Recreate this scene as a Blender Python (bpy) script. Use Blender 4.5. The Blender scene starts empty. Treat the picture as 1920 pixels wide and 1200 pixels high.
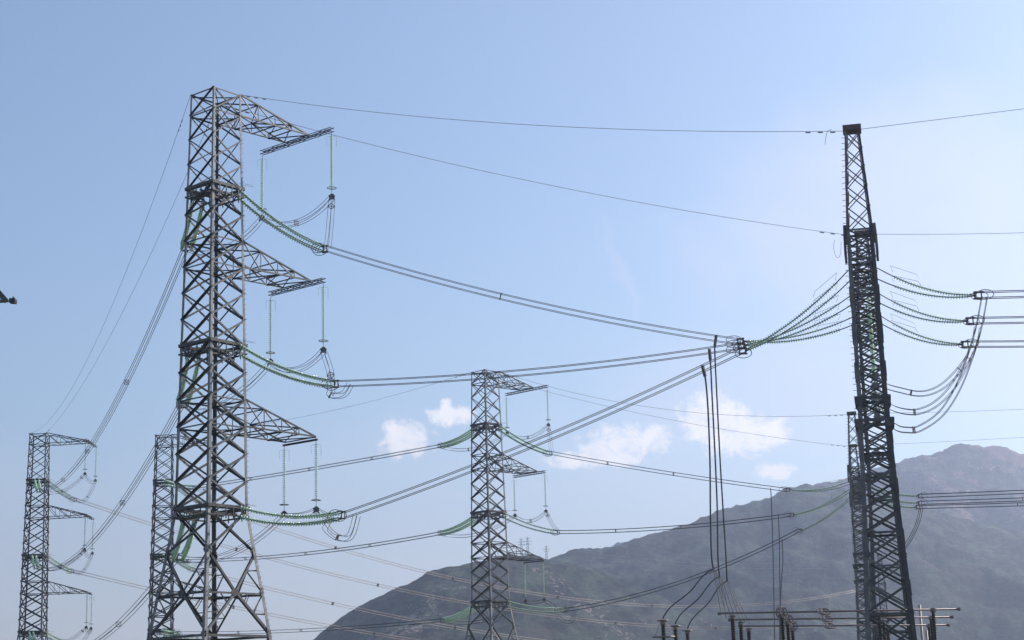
import bpy, math, random
from mathutils import Vector, Matrix, noise
random.seed(7)
S = bpy.context.scene
COL = S.collection
rad = math.radians
V = Vector

# ---------------------------------------------------------------- camera
PITCH, ROLL, FPX = rad(13.0415), -rad(1.6556), 3212.5
CF = V((0, math.cos(PITCH), math.sin(PITCH)))
R0 = V((1, 0, 0)); U0 = R0.cross(CF)
CR = R0 * math.cos(ROLL) + U0 * math.sin(ROLL)
CU = -R0 * math.sin(ROLL) + U0 * math.cos(ROLL)
CP = V((0, 0, 1.7))
cam = bpy.data.objects.new('camera', bpy.data.cameras.new('camera'))
cam.data.sensor_width = 36.0
cam.data.lens = 36.0 * FPX / 1920.0
cam.data.clip_end = 60000.0
cam.matrix_world = Matrix(((CR.x, CU.x, -CF.x, CP.x), (CR.y, CU.y, -CF.y, CP.y), (CR.z, CU.z, -CF.z, CP.z), (0, 0, 0, 1)))
COL.objects.link(cam)
S.camera = cam

# ---------------------------------------------------------------- sky, sun, exposure
SUN_AZ, SUN_EL = 60.0, 31.0          # degrees clockwise from +Y, degrees above the horizon
SKY_STRENGTH = 0.148
world = bpy.data.worlds.new('World')
S.world = world
world.use_nodes = True
wn = world.node_tree.nodes; wl = world.node_tree.links
wn.clear()
sky = wn.new('ShaderNodeTexSky')
sky.sky_type = 'NISHITA'
sky.sun_disc = False
sky.sun_elevation = rad(SUN_EL)
sky.sun_rotation = rad(SUN_AZ)
sky.altitude = 20.0
sky.air_density = 1.0
sky.dust_density = 1.05
sky.ozone_density = 2.0
bg = wn.new('ShaderNodeBackground')
bg.inputs['Strength'].default_value = SKY_STRENGTH
wo = wn.new('ShaderNodeOutputWorld')

# clouds live in the sky itself: soft-edged banks placed by direction, broken up by noise
def wm(op, a, b=None, c=None):
    n = wn.new('ShaderNodeMath'); n.operation = op
    for i, x in enumerate((a, b, c)):
        if x is None: continue
        if hasattr(x, 'links') or hasattr(x, 'is_linked'): wl.new(x, n.inputs[i])
        else: n.inputs[i].default_value = x
    return n.outputs[0]
wtc = wn.new('ShaderNodeTexCoord'); wsx = wn.new('ShaderNodeSeparateXYZ')
wl.new(wtc.outputs['Generated'], wsx.inputs[0])
wy = wm('MAXIMUM', wsx.outputs[1], 0.02)
wu = wm('DIVIDE', wsx.outputs[0], wy); wv = wm('DIVIDE', wsx.outputs[2], wy)
wcb = wn.new('ShaderNodeCombineXYZ'); wl.new(wu, wcb.inputs[0]); wl.new(wv, wcb.inputs[1])
def wnoise(scale, det=7, rough=0.58, dist=0.0, seed=0.0):
    n = wn.new('ShaderNodeTexNoise'); n.inputs['Scale'].default_value = scale; n.inputs['Detail'].default_value = det
    n.inputs['Roughness'].default_value = rough; n.inputs['Distortion'].default_value = dist
    mp = wn.new('ShaderNodeMapping'); mp.inputs['Location'].default_value = (seed, seed * .7, seed); wl.new(wcb.outputs[0], mp.inputs['Vector'])
    wl.new(mp.outputs[0], n.inputs['Vector']); return n.outputs['Fac']
def cloud_field(blobs):
    tot = None
    for u0, v0, a, b_ in blobs:
        du = wm('DIVIDE', wm('SUBTRACT', wu, u0), a); dv = wm('DIVIDE', wm('SUBTRACT', wv, v0), b_)
        f = wm('SUBTRACT', 1.0, wm('ADD', wm('MULTIPLY', du, du), wm('MULTIPLY', dv, dv)))
        tot = f if tot is None else wm('MAXIMUM', tot, f)
    return tot
def px_dir(px, py):
    d = CF * FPX + CR * (px - 960) - CU * (py - 600); return d.x / d.y, d.z / d.y
PX = 1 / 3212.5
def blobs(l, k=1.0): return [(*px_dir(x, y), a * PX * k, b_ * PX * k) for x, y, a, b_ in l]
BANKS = blobs([(762, 822, 46, 34), (735, 808, 20, 18), (845, 780, 40, 18), (836, 766, 12, 20), (1135, 838, 52, 24), (1180, 826, 78, 28), (1345, 790, 66, 44), (1350, 770, 40, 36), (1395, 820, 84, 32),
               (1446, 808, 44, 26), (1452, 884, 36, 16), (1120, 860, 90, 16), (-300, 900, 120, 40), (-150, 780, 60, 24), (2200, 560, 160, 50), (2450, 700, 90, 40)], 1.22)
VEILS = blobs([(1760, 420, 560, 340), (1900, 620, 480, 280), (1500, 740, 420, 170), (2500, 500, 500, 300), (900, 1290, 9000, 520)])
cf = wm('ADD', wm('MULTIPLY', cloud_field(BANKS), 1.15), wm('MULTIPLY', wm('SUBTRACT', wnoise(90, 9, .68, .5, 3.1), 0.45), 5.0))
cmask = wn.new('ShaderNodeMapRange'); cmask.interpolation_type = 'SMOOTHSTEP'
cmask.inputs['From Min'].default_value = 0.0; cmask.inputs['From Max'].default_value = 1.5; cmask.inputs['To Max'].default_value = 0.86
wl.new(cf, cmask.inputs['Value'])
vf = wm('ADD', wm('MULTIPLY', cloud_field(VEILS), 0.9), wm('MULTIPLY', wm('SUBTRACT', wnoise(10, 5, .5, .8, 8.4), 0.5), 1.1))
vmask = wn.new('ShaderNodeMapRange'); vmask.interpolation_type = 'SMOOTHSTEP'
vmask.inputs['From Min'].default_value = -0.1; vmask.inputs['From Max'].default_value = 1.2; vmask.inputs['To Max'].default_value = 0.5
wl.new(vf, vmask.inputs['Value'])
# one thin slanting wisp
wu0, wv0 = px_dir(1165, 510)
wdu = wm('ADD', wm('SUBTRACT', wu, wu0), wm('MULTIPLY', wm('SUBTRACT', wnoise(22, 4, .5, 0, 2.2), 0.5), 0.055))
wdv = wm('SUBTRACT', wv, wv0)
wa = wm('DIVIDE', wm('ADD', wdu, wm('MULTIPLY', wdv, 0.35)), 17 * PX); wb = wm('DIVIDE', wdv, 125 * PX)
wf = wm('SUBTRACT', 1.0, wm('ADD', wm('MULTIPLY', wa, wa), wm('MULTIPLY', wb, wb)))
wmask = wm('MULTIPLY', wm('MAXIMUM', wf, 0.0), 0.16)
def wmix(fac, c1, c2):
    n = wn.new('ShaderNodeMixRGB'); wl.new(fac, n.inputs['Fac']); wl.new(c1, n.inputs['Color1'])
    if isinstance(c2, tuple): n.inputs['Color2'].default_value = (*c2, 1)
    else: wl.new(c2, n.inputs['Color2'])
    return n.outputs[0]
VW = tuple(c / SKY_STRENGTH for c in (0.84, 0.81, 0.93))
CW = tuple(c / SKY_STRENGTH for c in (1.42, 1.34, 1.30))
CG = tuple(c / SKY_STRENGTH for c in (1.05, 1.0, 1.0))
cgn = wn.new('ShaderNodeMixRGB'); cgn.inputs['Color1'].default_value = (*CG, 1); cgn.inputs['Color2'].default_value = (*CW, 1)
wl.new(wnoise(40, 5, .5, 0, 5.5), cgn.inputs['Fac'])
wcol = wmix(cmask.outputs[0], wmix(wm('MAXIMUM', vmask.outputs[0], wmask), sky.outputs[0], VW), cgn.outputs[0])
wl.new(wcol, bg.inputs['Color'])
wl.new(bg.outputs[0], wo.inputs['Surface'])
sl = bpy.data.lights.new('sun', 'SUN')
sl.energy = 5.0
sl.angle = rad(0.5)
sl.color = (1.0, 0.94, 0.89)
sun = bpy.data.objects.new('sun', sl)
sd = V((math.sin(rad(SUN_AZ)) * math.cos(rad(SUN_EL)), math.cos(rad(SUN_AZ)) * math.cos(rad(SUN_EL)), math.sin(rad(SUN_EL))))
sun.rotation_euler = sd.to_track_quat('Z', 'Y').to_euler()
sun.location = (0, 0, 900)
COL.objects.link(sun)
S.view_settings.view_transform = 'Standard'
S.view_settings.look = 'None'
S.view_settings.exposure = 0.20
S.view_settings.gamma = 1.0
S.view_settings.use_curve_mapping = False

# ---------------------------------------------------------------- helpers
def at(px, py, Y):
    """the place seen at photo pixel (px, py) that lies Y metres ahead"""
    d = CF * FPX + CR * (px - 960) - CU * (py - 600)
    return CP + d * (Y / d.y)

def pix(P):
    d = P - CP; z = d.dot(CF)
    return 960 + FPX * d.dot(CR) / z, 600 - FPX * d.dot(CU) / z

def plane_at(A, u, px, py):
    """where the sight line through a pixel meets the vertical plane through A along u"""
    d = CF * FPX + CR * (px - 960) - CU * (py - 600)
    n = V((-u.y, u.x, 0))
    t = (A - CP).dot(n) / d.dot(n)
    return CP + d * t

def drop_at(A, u, h, py):
    """point h metres from A along u, at the height where it shows on photo row py"""
    P = A + u * h
    lo, hi = -40.0, 90.0
    for _ in range(40):
        m = (lo + hi) / 2
        if pix(V((P.x, P.y, m)))[1] > py: lo = m
        else: hi = m
    return V((P.x, P.y, lo))

def flat(v):
    v = V((v.x, v.y, 0)); v.normalize(); return v

def tag(o, label=None, cat=None, group=None, kind=None):
    if label: o['label'] = label
    if cat: o['category'] = cat
    if group: o['group'] = group
    if kind: o['kind'] = kind
    return o

def empty(name, loc=(0, 0, 0), rz=0.0):
    o = bpy.data.objects.new(name, None)
    o.empty_display_size = 0.5
    o.location = loc; o.rotation_euler = (0, 0, rz)
    COL.objects.link(o)
    return o

class MB:
    """collects shapes into one mesh"""
    def __init__(s): s.v = []; s.f = []
    def add(s, vs, fs):
        b = len(s.v); s.v += [tuple(x) for x in vs]; s.f += [tuple(i + b for i in f) for f in fs]; return s
    def angle(s, p, q, w, a, b, t=None):
        """steel angle section from p to q, flanges along a and b"""
        t = t or max(0.012, w * 0.13)
        d = (q - p).normalized()
        a = (a - d * a.dot(d)).normalized()
        b = (b - d * b.dot(d)); b = (b - a * b.dot(a)).normalized()
        pr = [(0, 0), (w, 0), (w, t), (t, t), (t, w), (0, w)]
        vs = [e + a * x + b * y for e in (p, q) for x, y in pr]
        n = 6
        fs = [(i, (i + 1) % n, n + (i + 1) % n, n + i) for i in range(n)] + [tuple(range(n))[::-1], tuple(range(n, 2 * n))]
        return s.add(vs, fs)
    def bar(s, p, q, w, h=None, up=None):
        h = h or w
        d = (q - p).normalized()
        up = up or (V((0, 0, 1)) if abs(d.z) < 0.9 else V((1, 0, 0)))
        a = d.cross(up).normalized(); b = a.cross(d).normalized()
        vs = [e + a * x * w / 2 + b * y * h / 2 for e in (p, q) for x, y in ((-1, -1), (1, -1), (1, 1), (-1, 1))]
        return s.add(vs, [(0, 1, 5, 4), (1, 2, 6, 5), (2, 3, 7, 6), (3, 0, 4, 7), (3, 2, 1, 0), (4, 5, 6, 7)])
    def tube(s, pts, r, n=5, closed=False):
        m = len(pts)
        vs = []
        for i, p in enumerate(pts):
            if closed: d = pts[(i + 1) % m] - pts[i - 1]
            else: d = pts[min(i + 1, m - 1)] - pts[max(i - 1, 0)]
            d.normalize()
            ref = V((0, 0, 1)) if abs(d.z) < 0.95 else V((1, 0, 0))
            a = d.cross(ref).normalized(); b = a.cross(d)
            rr = r[i] if isinstance(r, (list, tuple)) else r
            vs += [p + a * math.cos(2 * math.pi * k / n) * rr + b * math.sin(2 * math.pi * k / n) * rr for k in range(n)]
        fs = []
        for i in range(m if closed else m - 1):
            j = (i + 1) % m
            fs += [(i * n + k, i * n + (k + 1) % n, j * n + (k + 1) % n, j * n + k) for k in range(n)]
        if not closed:
            fs += [tuple(range(n))[::-1], tuple(range((m - 1) * n, m * n))]
        return s.add(vs, fs)
    def lathe(s, base, axis, prof, n=10):
        axis = axis.normalized()
        ref = V((0, 0, 1)) if abs(axis.z) < 0.9 else V((1, 0, 0))
        a = axis.cross(ref).normalized(); b = axis.cross(a)
        vs = []
        for h, r in prof:
            vs += [base + axis * h + a * math.cos(2 * math.pi * k / n) * r + b * math.sin(2 * math.pi * k / n) * r for k in range(n)]
        fs = []
        for i in range(len(prof) - 1):
            fs += [(i * n + k, i * n + (k + 1) % n, (i + 1) * n + (k + 1) % n, (i + 1) * n + k) for k in range(n)]
        fs += [tuple(range(n))[::-1], tuple(range((len(prof) - 1) * n, len(prof) * n))]
        return s.add(vs, fs)
    def ring(s, c, nrm, R, r, n=16, m=5, sx=1.0, sdir=None):
        nrm = nrm.normalized()
        a = sdir.normalized() if sdir else nrm.cross(V((0, 0, 1)) if abs(nrm.z) < 0.9 else V((1, 0, 0))).normalized()
        b = nrm.cross(a)
        pts = [c + a * math.cos(2 * math.pi * k / n) * R * sx + b * math.sin(2 * math.pi * k / n) * R for k in range(n)]
        vs = []
        for k, p in enumerate(pts):
            o = (p - c).normalized()
            vs += [p + o * math.cos(2 * math.pi * j / m) * r + nrm * math.sin(2 * math.pi * j / m) * r for j in range(m)]
        fs = []
        for k in range(n):
            q = (k + 1) % n
            fs += [(k * m + j, k * m + (j + 1) % m, q * m + (j + 1) % m, q * m + j) for j in range(m)]
        return s.add(vs, fs)
    def plate(s, pts, nrm, t):
        n = len(pts); nrm = nrm.normalized()
        vs = [p - nrm * t / 2 for p in pts] + [p + nrm * t / 2 for p in pts]
        return s.add(vs, [tuple(range(n))[::-1], tuple(range(n, 2 * n))] + [(i, (i + 1) % n, n + (i + 1) % n, n + i) for i in range(n)])
    def build(s, name, mat, parent=None, smooth=False, kind=None, label=None):
        me = bpy.data.meshes.new(name)
        me.from_pydata(s.v, [], s.f)
        me.validate()
        if smooth:
            me.polygons.foreach_set('use_smooth', [True] * len(me.polygons))
        me.materials.append(mat)
        o = bpy.data.objects.new(name, me)
        COL.objects.link(o)
        if parent is not None: o.parent = parent
        if kind: o['kind'] = kind
        if label: o['label'] = label
        return o

KIDS = {}
def kids(o):
    return [c for c in bpy.data.objects if c.parent == o]

def copy_tree(root, loc, rz, label, group=None):
    r = root.copy(); COL.objects.link(r)
    r.location = loc; r.rotation_euler = (0, 0, rz)
    r['label'] = label
    if group: r['group'] = group
    def rec(src, dst):
        for ch in kids_of[src.name]:
            c = ch.copy(); COL.objects.link(c); c.parent = dst
            if ch.name in kids_of: rec(ch, c)
    kids_of = {}
    for o in bpy.data.objects:
        if o.parent: kids_of.setdefault(o.parent.name, []).append(o)
    rec(root, r)
    return r

def sag(P, Q, s, n=20):
    """hanging wire from P to Q whose middle hangs s below the chord"""
    return [P.lerp(Q, i / n) - V((0, 0, 4 * s * (i / n) * (1 - i / n))) for i in range(n + 1)]

def sag_thru(P, Q, px, py, n=28):
    """hanging wire from P to Q that shows at photo pixel (px, py)"""
    u = flat(Q - P)
    M = plane_at(P, u, px, py)
    L = (V((Q.x, Q.y, 0)) - V((P.x, P.y, 0))).length
    t = (V((M.x, M.y, 0)) - V((P.x, P.y, 0))).dot(u) / L
    t = min(max(t, 0.05), 0.95)
    s = ((P.z + (Q.z - P.z) * t) - M.z) / (4 * t * (1 - t))
    return sag(P, Q, s, n)

def spline(pts, n=8):
    out = []
    m = len(pts)
    for i in range(m - 1):
        p0, p1, p2, p3 = pts[max(i - 1, 0)], pts[i], pts[i + 1], pts[min(i + 2, m - 1)]
        for k in range(n):
            t = k / n
            out.append(0.5 * ((2 * p1) + (p2 - p0) * t + (2 * p0 - 5 * p1 + 4 * p2 - p3) * t * t + (3 * p1 - p0 - 3 * p2 + p3) * t ** 3))
    out.append(pts[-1].copy())
    return out

# ---------------------------------------------------------------- materials
def new_mat(name):
    m = bpy.data.materials.new(name); m.use_nodes = True
    nt = m.node_tree
    return m, nt, nt.nodes['Principled BSDF']

def noise_mat(name, c1, c2, scale, rough=0.6, metal=0.0, detail=5, c3=None, bump=0.0):
    m, nt, b = new_mat(name)
    tc = nt.nodes.new('ShaderNodeTexCoord')
    no = nt.nodes.new('ShaderNodeTexNoise'); no.inputs['Scale'].default_value = scale; no.inputs['Detail'].default_value = detail
    nt.links.new(tc.outputs['Object'], no.inputs['Vector'])
    cr = nt.nodes.new('ShaderNodeValToRGB')
    cr.color_ramp.elements[0].position = 0.33; cr.color_ramp.elements[0].color = (*c1, 1)
    cr.color_ramp.elements[1].position = 0.66; cr.color_ramp.elements[1].color = (*c2, 1)
    if c3:
        e = cr.color_ramp.elements.new(0.74); e.color = (*c3, 1)
    nt.links.new(no.outputs['Fac'], cr.inputs['Fac'])
    nt.links.new(cr.outputs['Color'], b.inputs['Base Color'])
    b.inputs['Roughness'].default_value = rough; b.inputs['Metallic'].default_value = metal
    if bump:
        bp = nt.nodes.new('ShaderNodeBump'); bp.inputs['Strength'].default_value = bump
        nt.links.new(no.outputs['Fac'], bp.inputs['Height']); nt.links.new(bp.outputs['Normal'], b.inputs['Normal'])
    return m

def steel_mat(name, c1, c2, lo, hi, rough, metal):
    m = noise_mat(name, c1, c2, 1.3, rough, metal)
    nt = m.node_tree; b = nt.nodes['Principled BSDF']; src = b.inputs['Base Color'].links[0].from_socket
    oi = nt.nodes.new('ShaderNodeObjectInfo'); mr = nt.nodes.new('ShaderNodeMapRange')
    mr.inputs['To Min'].default_value = lo; mr.inputs['To Max'].default_value = hi
    nt.links.new(oi.outputs['Random'], mr.inputs['Value'])
    mx = nt.nodes.new('ShaderNodeVectorMath'); mx.operation = 'SCALE'
    nt.links.new(src, mx.inputs[0]); nt.links.new(mr.outputs[0], mx.inputs['Scale']); nt.links.new(mx.outputs[0], b.inputs['Base Color'])
    return m
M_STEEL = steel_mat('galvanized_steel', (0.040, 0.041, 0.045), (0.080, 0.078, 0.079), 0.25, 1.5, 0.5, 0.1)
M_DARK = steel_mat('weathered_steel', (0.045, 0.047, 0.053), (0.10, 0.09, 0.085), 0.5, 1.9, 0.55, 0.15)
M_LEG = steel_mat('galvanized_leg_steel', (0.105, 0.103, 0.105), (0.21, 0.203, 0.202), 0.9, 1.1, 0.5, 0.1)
M_SHADE = noise_mat('shaded_channel_steel', (0.03, 0.03, 0.032), (0.08, 0.072, 0.07), 1.3, 0.6, 0.1)  # shade put into the colour: darker steel for platforms, end beams and gussets
M_RUST = noise_mat('rusty_steel', (0.055, 0.05, 0.05), (0.12, 0.085, 0.07), 0.9, 0.75, 0.1, c3=(0.16, 0.09, 0.06))
M_WIRE = noise_mat('backlit_conductor', (0.05, 0.052, 0.058), (0.085, 0.085, 0.09), 0.7, 0.6, 0.3)  # same aluminium as below, coloured dark to look backlit against the sky
M_ALU = noise_mat('sunlit_pale_aluminium', (0.30, 0.24, 0.21), (0.42, 0.35, 0.31), 0.2, 0.5, 0.1)  # far lines' sunlit look put into the colour; pale poles share it
M_FIT = noise_mat('fitting_steel', (0.08, 0.08, 0.085), (0.20, 0.19, 0.18), 4.0, 0.5, 0.4)
M_PORC = noise_mat('dark_brown_glaze', (0.012, 0.010, 0.010), (0.024, 0.018, 0.016), 3.0, 0.28, 0.0)
M_BUS = noise_mat('dull_aluminium_pipe', (0.13, 0.10, 0.095), (0.24, 0.19, 0.175), 0.8, 0.5, 0.2)
M_CONC = noise_mat('concrete', (0.26, 0.25, 0.23), (0.36, 0.35, 0.33), 2.0, 0.9)

def glass_mat():
    m, nt, b = new_mat('green_glass')
    b.inputs['Base Color'].default_value = (0.14, 0.42, 0.27, 1)
    b.inputs['Roughness'].default_value = 0.12
    tr = nt.nodes.new('ShaderNodeBsdfTranslucent'); tr.inputs['Color'].default_value = (0.80, 0.94, 0.80, 1)
    mx = nt.nodes.new('ShaderNodeMixShader'); mx.inputs[0].default_value = 0.65
    tc = nt.nodes.new('ShaderNodeTexCoord'); no = nt.nodes.new('ShaderNodeTexNoise'); no.inputs['Scale'].default_value = 2.5
    cr = nt.nodes.new('ShaderNodeValToRGB')
    cr.color_ramp.elements[0].color = (0.36, 0.55, 0.44, 1); cr.color_ramp.elements[1].color = (0.62, 0.76, 0.65, 1)
    nt.links.new(tc.outputs['Object'], no.inputs['Vector']); nt.links.new(no.outputs['Fac'], cr.inputs['Fac'])
    nt.links.new(cr.outputs['Color'], b.inputs['Base Color'])
    nt.links.new(b.outputs[0], mx.inputs[1]); nt.links.new(tr.outputs[0], mx.inputs[2])
    nt.links.new(mx.outputs[0], nt.nodes['Material Output'].inputs['Surface'])
    return m
M_GLASS = glass_mat()

# ---------------------------------------------------------------- ground and hills
def ground():
    m = noise_mat('gravel_and_grass', (0.10, 0.085, 0.06), (0.07, 0.09, 0.035), 0.05, 0.95, 0, 10, c3=(0.22, 0.20, 0.17), bump=0.3)
    mb = MB()
    xs = [-2900 + i * 345 for i in range(21)]; ys = [-380 + i * 290 for i in range(21)]
    for y in ys:
        for x in xs: mb.v.append((x, y, 0.0))
    for j in range(20):
        for i in range(20): mb.f.append((j * 21 + i, j * 21 + i + 1, (j + 1) * 21 + i + 1, (j + 1) * 21 + i))
    tag(mb.build('ground', m), kind='structure')
ground()

RIDGES = [
 ('hill_slope', 1750.0, 1120.0, [(300, 1330), (480, 1262), (540, 1226), (583, 1200), (625, 1168), (665, 1144), (700, 1122), (735, 1107), (768, 1090), (800, 1074), (840, 1062), (880, 1055), (930, 1046), (965, 1040), (1000, 1043), (1030, 1050), (1080, 1062), (1140, 1080), (1220, 1110), (1320, 1160), (1450, 1230), (1600, 1300)], 1.0),
 ('mountain_ridge', 2450.0, 1480.0, [(860, 1120), (960, 1075), (1027, 1050), (1050, 1040), (1072, 1030), (1106, 1027), (1129, 1029), (1150, 1024), (1180, 1017), (1193, 1012), (1227, 1001), (1255, 994), (1297, 980), (1325, 968), (1340, 961), (1384, 948), (1446, 930), (1477, 915), (1527, 911), (1580, 917), (1650, 930), (1720, 950), (1800, 968), (1920, 1000), (2100, 1040), (2400, 1090)], 1.0),
 ('mountain_peak', 3500.0, 2300.0, [(900, 1220), (1090, 1080), (1140, 1030), (1157, 1018), (1168, 1019), (1250, 1003), (1400, 955), (1500, 918), (1600, 893), (1678, 867), (1720, 857), (1767, 847), (1780, 840), (1797, 834), (1827, 837), (1850, 834), (1873, 835), (1900, 842), (1920, 850), (2000, 880), (2150, 900), (2300, 960), (2600, 1010)], 1.0),
]
def hill_mat(name, green, bare, rock, veg_bias, rock_cut):
    m, nt, b = new_mat(name)
    N = nt.nodes; L = nt.links
    geo = N.new('ShaderNodeNewGeometry')
    def nz(scale, det=8, rough=0.6):
        n = N.new('ShaderNodeTexNoise'); n.inputs['Scale'].default_value = scale; n.inputs['Detail'].default_value = det; n.inputs['Roughness'].default_value = rough
        mp = N.new('ShaderNodeMapping'); mp.inputs['Scale'].default_value = (1, 0.38, 1.3); L.new(geo.outputs['Position'], mp.inputs['Vector'])
        L.new(mp.outputs[0], n.inputs['Vector']); return n
    n1 = nz(0.012, 9, 0.68); n2 = nz(0.035, 10, 0.8); n3 = nz(0.014, 10, 0.75); n4 = nz(0.22, 5, 0.7)
    cr = N.new('ShaderNodeValToRGB'); e = cr.color_ramp.elements
    e[0].position = 0.42; e[0].color = (*[c * 0.2 for c in green], 1)
    e[1].position = 0.50; e[1].color = (*green, 1)
    x = e.new(0.58); x.color = (*[c * 2.3 for c in green], 1)
    L.new(n2.outputs['Fac'], cr.inputs['Fac'])
    mx = N.new('ShaderNodeMixRGB'); mx.inputs['Color2'].default_value = (*bare, 1)
    c2 = N.new('ShaderNodeValToRGB'); c2.color_ramp.elements[0].position = veg_bias + .01; c2.color_ramp.elements[1].position = veg_bias + 0.07
    L.new(n1.outputs['Fac'], c2.inputs['Fac']); L.new(c2.outputs['Color'], mx.inputs['Fac']); L.new(cr.outputs['Color'], mx.inputs['Color1'])
    # rock outcrops: small pale patches gathered in larger zones
    c3 = N.new('ShaderNodeValToRGB'); c3.color_ramp.elements[0].position = rock_cut; c3.color_ramp.elements[1].position = rock_cut + 0.035
    ad = N.new('ShaderNodeMath'); ad.operation = 'MULTIPLY_ADD'; ad.inputs[1].default_value = 0.55
    ml = N.new('ShaderNodeMath'); ml.operation = 'MULTIPLY'; ml.inputs[1].default_value = 0.45
    L.new(n4.outputs['Fac'], ml.inputs[0]); L.new(n3.outputs['Fac'], ad.inputs[0]); L.new(ml.outputs[0], ad.inputs[2])
    L.new(ad.outputs[0], c3.inputs['Fac'])
    m2 = N.new('ShaderNodeMixRGB'); m2.inputs['Color2'].default_value = (*rock, 1)
    L.new(c3.outputs['Color'], m2.inputs['Fac']); L.new(mx.outputs[0], m2.inputs['Color1'])
    L.new(m2.outputs[0], b.inputs['Base Color'])
    b.inputs['Roughness'].default_value = 0.95
    b.inputs['Specular IOR Level'].default_value = 0.1
    bp = N.new('ShaderNodeBump'); bp.inputs['Strength'].default_value = 1.0; bp.inputs['Distance'].default_value = 16.0
    L.new(n2.outputs['Fac'], bp.inputs['Height']); L.new(bp.outputs['Normal'], b.inputs['Normal'])
    return m

def hill(name, D, foot, line, mat, seed, amp):
    pts = sorted((at(px, py, D).x / D, (at(px, py, D).z) / D) for px, py in line)
    def crest(a):
        if a <= pts[0][0]: return pts[0][1] + (a - pts[0][0]) * 0.4
        for (a0, z0), (a1, z1) in zip(pts, pts[1:]):
            if a <= a1: return z0 + (z1 - z0) * (a - a0) / (a1 - a0)
        return pts[-1][1] - (a - pts[-1][0]) * 0.3
    a0, a1 = pts[0][0] - 0.03, pts[-1][0] + 0.06
    na, nr = 420, 110
    mb = MB(); back = D * 1.45
    for j in range(nr + 1):
        t = j / nr
        r = foot + (D - foot) * (t / 0.8) if t <= 0.8 else D + (back - D) * (t - 0.8) / 0.2
        for i in range(na + 1):
            a = a0 + (a1 - a0) * i / na
            dk = D * (1 + 0.10 * noise.noise(V((a * 9, seed, 0))))
            f0 = foot
            rr = r if r <= D else r
            H = max(0.0, crest(a)) * dk
            x = rr * a; y = rr
            if t <= 0.8:
                k = t / 0.8
                y = f0 + (dk - f0) * k; x = y * a
                pk = k ** 1.05
                env = math.sin(math.pi * min(1, k)) ** 0.7
            else:
                k = (t - 0.8) / 0.2
                y = dk + (back - dk) * k; x = y * a
                pk = 1 - k ** 1.3; env = k * (1 - k)
            n = 1 - abs(noise.fractal(V((x * 0.0021, y * 0.0012, seed)), 1.0, 2.1, 4)) * 2.2
            n2 = noise.fractal(V((x * 0.012, y * 0.009, seed + 5)), 0.8, 2.1, 4)
            z = H * pk + amp * env * (n - 0.75) + 7 * n2 * (0.35 + env) * (D / 2500)
            z += 3.2 * noise.fractal(V((x * 0.045, y * 0.03, seed + 9)), 0.7, 2.1, 3) * (D / 2000)
            mb.v.append((x, y, z - 6 if (j == 0 or j == nr) else z))
    for j in range(nr):
        for i in range(na):
            q = j * (na + 1) + i
            mb.f.append((q, q + 1, q + na + 2, q + na + 1))
    return tag(mb.build(name, mat, smooth=True), kind='structure')

HM = [hill_mat('scrub_and_boulders', (0.040, 0.052, 0.034), (0.09, 0.078, 0.065), (0.36, 0.29, 0.26), 0.56, 0.565),
      hill_mat('scrub_slope', (0.038, 0.050, 0.034), (0.085, 0.075, 0.066), (0.33, 0.26, 0.24), 0.57, 0.60),
      hill_mat('bare_upper_slope', (0.046, 0.053, 0.040), (0.28, 0.18, 0.15), (0.50, 0.35, 0.30), 0.51, 0.555)]
for (nm, D, ft, ln, _), mt, sd_, am in zip(RIDGES, HM, (3.1, 8.7, 15.3), (34, 60, 95)):
    hill(nm, D, ft, ln, mt, sd_, am)

# ---------------------------------------------------------------- haze
def haze():
    mb = MB()
    x0, x1, y0, y1, z0, z1 = -3300, 4300, -500, 5600, -8, 640
    mb.add([V((x, y, z)) for z in (z0, z1) for x, y in ((x0, y0), (x1, y0), (x1, y1), (x0, y1))],
           [(0, 1, 5, 4), (1, 2, 6, 5), (2, 3, 7, 6), (3, 0, 4, 7), (3, 2, 1, 0), (4, 5, 6, 7)])
    m = bpy.data.materials.new('air'); m.use_nodes = True
    nt = m.node_tree; nt.nodes.clear()
    o = nt.nodes.new('ShaderNodeOutputMaterial'); pv = nt.nodes.new('ShaderNodeVolumePrincipled')
    pv.inputs['Color'].default_value = (0.67, 0.77, 1.0, 1)
    pv.inputs['Density'].default_value = HAZE
    pv.inputs['Anisotropy'].default_value = 0.6
    nt.links.new(pv.outputs[0], o.inputs['Volume'])
    tag(mb.build('haze', m), kind='stuff')
HAZE = 0.00020
haze()

# ---------------------------------------------------------------- angle pylon
LV = [(0.0, 4.30), (8.6, 3.42), (11.9, 3.0), (15.2, 2.52), (18.65, 2.07), (32.1, 1.88), (45.6, 1.65), (52.2, 1.53), (54.12, 1.50)]
P_LV = [45.6, 32.1, 18.65]
ARMS = [(54.12, 52.2, 7.8, 4.6, 0.28), (41.1, 38.85, 7.6, 3.45, 0.22), (27.63, 25.38, 7.8, 0.0, 0.0)]   # top chord z, lower chord z, length, half length of end beam, tip rise
def hw(z):
    for (z0, h0), (z1, h1) in zip(LV, LV[1:]):
        if z <= z1: return h0 + (h1 - h0) * (z - z0) / (z1 - z0)
    return LV[-1][1]

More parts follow.
